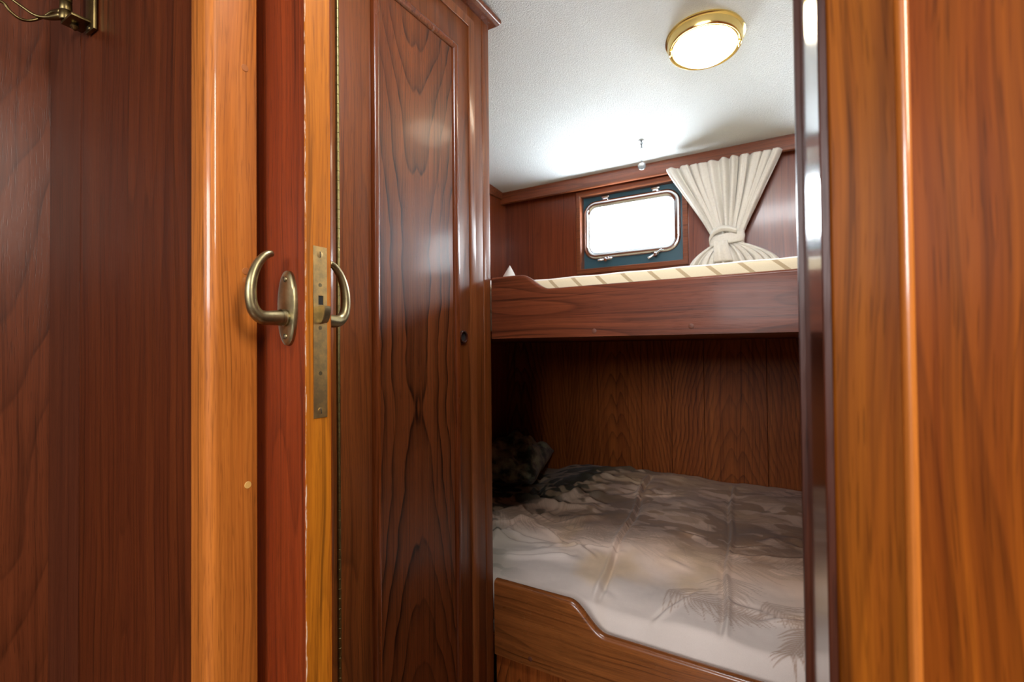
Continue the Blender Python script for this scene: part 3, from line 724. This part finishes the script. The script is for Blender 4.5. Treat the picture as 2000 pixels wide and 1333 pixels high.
# ------------------------------------------------------------------ window: wooden frame, hull panel, chrome porthole
def porthole(wname, dx, wlabel):
    w1 = empty(wname, (-.706+dx, YW, 1.65)); tag(w1, wlabel, None, None, 'structure')
    wcx, wcz = (-.9685-.4366)/2+dx, (1.4438+1.8512)/2
    fW = lambda cx, cz, y: (lambda u, v, w: (cx + u, y - w, cz + v))
    bm = frame_sweep(bmesh.new(), .5319, .4074, 0, [(0, .0002), (0, .010), (.003, .013), (.0205, .013), (.0235, .0105), (.0245, .0), (.0245, -.036), (.0135, -.036), (.0135, .0002)], fW(wcx, wcz, YW))
    obj('window_frame', bm, M['window_frame_wood'], w1)
    gcx, gcz, gw, gh, gr = -.7080+dx, 1.6600, .4060, .2250, .040
    # hull panel with a rounded opening
    bm = bmesh.new(); yh = YW+.032
    inner = rr(gw, gh, gr, 8); vi = [bm.verts.new((gcx+u, yh, gcz+v)) for u, v in inner]
    outer_rect = []
    for (u, v) in inner:
        s = max(abs(u)/(.29), abs(v)/(.22)); outer_rect.append(bm.verts.new((gcx+u/s, yh, gcz+v/s)))
    vb = [bm.verts.new((gcx+u, yh+.04, gcz+v)) for u, v in inner]
    m = len(inner)
    for i in range(m):
        bm.faces.new((vi[i], vi[(i+1) % m], outer_rect[(i+1) % m], outer_rect[i]))
        bm.faces.new((vi[i], vb[i], vb[(i+1) % m], vi[(i+1) % m]))
    obj('hull_panel', bm, M['hull_bloom_tint'], w1)
    bm = frame_sweep(bmesh.new(), gw+.062, gh+.062, gr+.026, [(0, 0), (0, .008), (.003, .012), (.010, .0145), (.020, .0145), (.027, .011), (.031, .006), (.031, -.002)], fW(gcx, gcz, yh-.001), n=12)
    ring = obj('porthole_ring', bm, M['chrome'], w1)
    obj('gasket', frame_sweep(bmesh.new(), gw+.006, gh+.006, gr, [(0, -.004), (0, .003), (.004, .003), (.004, -.004)], fW(gcx, gcz, yh-.002), n=12), M['rubber'], w1)
    bm = bmesh.new(); prism(bm, rr(gw, gh, gr, 8), yh-.002, yh+.001, lambda p, q, a: (gcx+p, a, gcz+q))
    obj('pane', bm, M['glass'], w1, 0)
    for hx in (-.826+dx, -.585+dx):     # hinges on top
        bm = bmesh.new(); zt = gcz + (gh+.062)/2
        box(bm, hx-.013, hx+.013, yh-.014, yh-.001, zt-.006, zt+.010, bevel=.002)
        tube(bm, [(hx-.017, yh-.010, zt+.013), (hx+.017, yh-.010, zt+.013)], .0055, 14)
        obj('hinge', bm, M['chrome'], w1)
    for hx, an in ((-.824+dx, .05), (-.585+dx, .5)):     # wing nut dogs below
        zt = gcz - (gh+.062)/2
        bm = bmesh.new(); box(bm, hx-.011, hx+.011, yh-.014, yh-.001, zt-.008, zt+.010, bevel=.002)
        tube(bm, [(hx, yh-.004, zt-.010), (hx, yh-.030, zt-.010)], .0045, 12)
        g = obj('screw_dog', bm, M['chrome'], w1)
        bm = bmesh.new(); lathe(bm, [(.0, -.001), (.009, 0), (.010, .006), (.007, .010), (0, .011)], (hx, yh-.022, zt-.010), (0, -1, 0), 20)
        for s in (1, -1):
            tube(bm, [(hx + s*cos(an)*.006, yh-.027, zt-.010+s*sin(an)*.006), (hx+s*cos(an)*.018, yh-.032, zt-.010+s*sin(an)*.018), (hx+s*cos(an)*.034, yh-.035, zt-.010+s*sin(an)*.034)], [.0042, .0050, .0058], 12)
        obj('wing_nut', bm, M['chrome'], g)
porthole('window_1', 0, 'small bright porthole window in a teak frame')
porthole('window_2', W2, 'second porthole further right, behind the door post')

# ------------------------------------------------------------------ curtain with tie-back
def smooth(t): t = max(0, min(1, t)); return t*t*(3-2*t)
NU, NV = 360, 120; ztop, zbot, zw0, zw1 = 1.856, 1.272, 1.545, 1.500
def cur_edges(z):
    if z > zw0:
        t = (ztop-z)/(ztop-zw0)
        l = -.5140 + (-.3340+.5140)*(t**1.0*.86 + .14*smooth(t)); r_ = -.0690 + (-.2110+.0690)*(t*.88 + .12*smooth(t))
    elif z > zw1: l, r_ = -.3340, -.2110
    else:
        t = (zw1-z)/(zw1-zbot); e = 1-(1-min(t/.45, 1))**2
        l = -.3340 - .085*e - .02*t; r_ = -.2110 + .125*e + .02*t
    return l, r_
bm = bmesh.new(); g = []
rng = random.Random(3); ph = [rng.uniform(-.35, .35) for _ in range(40)]
for j in range(NV+1):
    z = ztop + (zbot-ztop)*j/NV; l, r_ = cur_edges(z); row = []
    tight = 1 - smooth(abs(z-.5*(zw0+zw1)-.0)/.16)
    zz = (z-zw0)/(ztop-zw0)
    for i in range(NU+1):
        u = i/NU
        uu = u + .012*sin(2*pi*u*3 + 1.2) + .006*sin(z*14 + u*9)
        f1 = sin(2*pi*uu*11 + 1.1*sin(2*pi*u*2+2)); f2 = sin(2*pi*uu*23 + 2*sin(u*7))
        amp = .0235*(1-.6*tight)*(.7+.9*noise.noise(Vector((u*5, z*2, 0))))
        y = amp*(f1*.8 + f2*.28) - .006*sin(pi*u)*tight
        if z < zw1: y -= .012*smooth((zw1-z)/.06)*(.5+.5*sin(pi*u))
        x = l + (r_-l)*u + .0045*cos(2*pi*uu*11)*(1-.4*tight)*(1 if 0 < i < NU else 0)
        sag = -.014*sin(pi*u)*max(0, 1-abs(zz-.35)/.5) if z > zw0 else 0
        row.append(bm.verts.new((x, 2.176 + y, z + sag*0)))
    g.append(row)
for j in range(NV):
    for i in range(NU): bm.faces.new((g[j][i], g[j][i+1], g[j+1][i+1], g[j+1][i]))
cu = obj('curtain', bm, M['curtain_cloth'], None, 0)
for p in cu.data.polygons: p.use_smooth = True
md = cu.modifiers.new('thick', 'SOLIDIFY'); md.thickness = .0016
tag(cu, 'gathered off white linen curtain tied at its middle, right of the porthole', 'curtain')
# the tie: a flat band round the waist, crossing over, with a hanging tail
bm = bmesh.new(); n = 64; rows = []
for q in range(9):
    row = []
    for i in range(n):
        t = 2*pi*i/n; wv_ = .0016*noise.noise(Vector((cos(t)*3, sin(t)*3, q*.6)))
        bulge = .003*sin(pi*q/8)
        row.append(bm.verts.new((-.2725 + (.0650+bulge+wv_)*cos(t), 2.176 + (.026+bulge+wv_)*sin(t), 1.501 + .0055*q + .008*cos(t-.4))))
    rows.append(row)
for a_, b_ in zip(rows, rows[1:]):
    for i in range(n): bm.faces.new((a_[i], a_[(i+1) % n], b_[(i+1) % n], b_[i]))
tb = obj('tie_back', bm, M['curtain_cloth'], cu); tb.modifiers.new('t', 'SOLIDIFY').thickness = .002
bm = bmesh.new()   # diagonal lap of the band on its upper left
pts = catmull([(-.338, 2.165, 1.522), (-.322, 2.148, 1.548), (-.292, 2.143, 1.562), (-.262, 2.146, 1.560), (-.232, 2.150, 1.548)], 6)
for i in range(len(pts)-1): pass
ra = [bm.verts.new(p + Vector((0, 0, .010))) for p in pts]; rb_ = [bm.verts.new(p + Vector((0, -.004, -.001))) for p in pts]; rc = [bm.verts.new(p + Vector((0, .001, -.013))) for p in pts]
for i in range(len(pts)-1):
    bm.faces.new((ra[i], ra[i+1], rb_[i+1], rb_[i])); bm.faces.new((rb_[i], rb_[i+1], rc[i+1], rc[i]))
o = obj('tie_lap', bm, M['curtain_cloth'], cu); o.modifiers.new('t', 'SOLIDIFY').thickness = .002
bm = bmesh.new(); rows = []    # tail hanging below the band
for q in range(13):
    t = q/12; row = []
    for i in range(11):
        u = i/10-.5
        row.append(bm.verts.new((-.292 + .010*t + u*(.050+.022*t), 2.143 - .008*sin(pi*t) - .005*sin(u*9), 1.512 - .085*t)))
    rows.append(row)
for a_, b_ in zip(rows, rows[1:]):
    for i in range(10): bm.faces.new((a_[i], a_[i+1], b_[i+1], b_[i]))
o = obj('tie_tail', bm, M['curtain_cloth'], cu); o.modifiers.new('t', 'SOLIDIFY').thickness = .002

# ------------------------------------------------------------------ ceiling lamp
lc = Vector((-.2395, 1.505, ceil_z(1.505)))
nz = Vector((0, -.103, -1)).normalized()
lp = empty('ceiling_lamp', lc, 'round lit brass ceiling lamp with white dome on the cabin ceiling', 'lamp')
bm = lathe(bmesh.new(), [(.094, 0), (.1075, 0), (.1090, .002), (.1090, .006), (.1065, .008), (.1035, .0095), (.1020, .022), (.1005, .030), (.0985, .0335), (.0955, .0340), (.0930, .0320), (.0915, .0335), (.0885, .0330), (.0870, .028), (.087, .012)], lc, nz, 96)
obj('brass_rim', bm, M['lamp_brass'], lp, 50)
bm = lathe(bmesh.new(), [(.0868, .016), (.0860, .028), (.082, .038), (.072, .047), (.055, .054), (.032, .058), (0, .0595)], lc, nz, 72)
obj('lamp_dome', bm, M['lamp_diffuser'], lp, 80)
e1 = Vector((cos(radians(14)), sin(radians(14)), 0)); e1 = (e1 - nz*e1.dot(nz)).normalized(); e2 = nz.cross(e1)
for off in (-.003, .003):      # wire bail across the dome
    pts = [lc + e1*(.092*cos(t)) + nz*(.026+.0355*sin(t)) + e2*off*(1+sin(t)) for t in [pi*i/40 for i in range(41)]]
    obj('wire_guard', tube(bmesh.new(), pts, .0009, 8), M['lamp_brass'], lp)
for s in (1, -1):
    c = lc + e1*(.0945*s) + nz*.034; bm = bmesh.new()
    tube(bm, [c - e2*.011, c + e2*.011], .0042, 12)
    obj('clip', bm, M['lamp_brass'], lp)

# ------------------------------------------------------------------ ceiling snap with hanging disc
px_, py_ = -.569, 2.0; zc = ceil_z(py_)
pc = empty('hanging_tag', (px_, py_, zc), 'tiny round medallion hanging on a cord from the ceiling in front of the porthole', 'pendant')
zc = 1.930
obj('ceiling_stud', lathe(bmesh.new(), [(.014, 0), (.014, .002), (.011, .003), (.0045, .005), (.0045, .010), (.008, .013), (.008, .016), (.0035, .018), (.0035, .026), (.0055, .028), (.0045, .032), (0, .033)], (px_, py_, ceil_z(py_)), (0, 0, -1), 24), M['dull_steel'], pc)
obj('cord', tube(bmesh.new(), [(px_, py_, ceil_z(py_)-.03), (px_, py_, 1.8435)], .0011, 8), M['dull_steel'], pc)
bm = lathe(bmesh.new(), [(0, -.0025), (.0145, -.0025), (.0160, -.001), (.0160, .001), (.0145, .003), (.0125, .0022), (0, .0018)], (px_, py_, 1.8285), (.3, -1, .05), 32)
tube(bm, [(px_, py_, 1.8435), (px_, py_, 1.850)], .0035, 10)
obj('medallion', bm, M['dull_steel'], pc)

# ------------------------------------------------------------------ brass coat hook on the left bulkhead
ck = empty('coat_hook', (-.925, .294, 1.60), 'dark brass double coat hook at the top left on the bulkhead', 'hook')
obj('back_plate', B(-.900, -.872, .2895, .2945, 1.5480, 1.68, bevel=.0012), M['hook_brass'], ck)
bm = bmesh.new()
for i in range(7):
    z0 = 1.5640 + i*.0135
    lathe(bm, [(.0, 0), (.0068, 0), (.0074, .001), (.0074, .0122), (.0068, .0131), (0, .0131)], (-.916, .2720, z0), (0, 0, 1), 24)
obj('knuckles', bm, M['hook_brass'], ck)
obj('bracket', B(-.922, -.882, .268, .2935, 1.5590, 1.5632, bevel=.0008), M['hook_brass'], ck)
obj('bracket', B(-.922, -.882, .268, .2935, 1.6500, 1.6540, bevel=.0008), M['hook_brass'], ck)
obj('finial', lathe(bmesh.new(), [(0, .0), (.004, .0), (.0055, .004), (.003, .008), (0, .010)], (-.905, .279, 1.5590), (0, 0, -1), 16), M['hook_brass'], ck)
screw((-.886, .2895, 1.552), (0, -1, 0), .003, M['hook_brass'], ck)
a1 = catmull([(-.920, .2690, 1.5760), (-.936, .2640, 1.5790), (-.950, .2560, 1.5720), (-.955, .2446, 1.5625), (-.956, .2340, 1.5590), (-.957, .2240, 1.5640), (-.958, .2175, 1.5725), (-.960, .2100, 1.5735)], 6)
obj('hook_arm', tube(bmesh.new(), a1, [.0055-.0035*min(i/10, 1) for i in range(len(a1))], 12), M['hook_brass'], ck)
a2 = catmull([(-.920, .2680, 1.5700), (-.938, .2590, 1.5690), (-.950, .2490, 1.5705), (-.958, .2380, 1.5780), (-.966, .2240, 1.5900), (-.970, .2150, 1.6060)], 6)
obj('hook_arm', tube(bmesh.new(), a2, [.0055-.0035*min(i/10, 1) for i in range(len(a2))], 12), M['hook_brass'], ck)
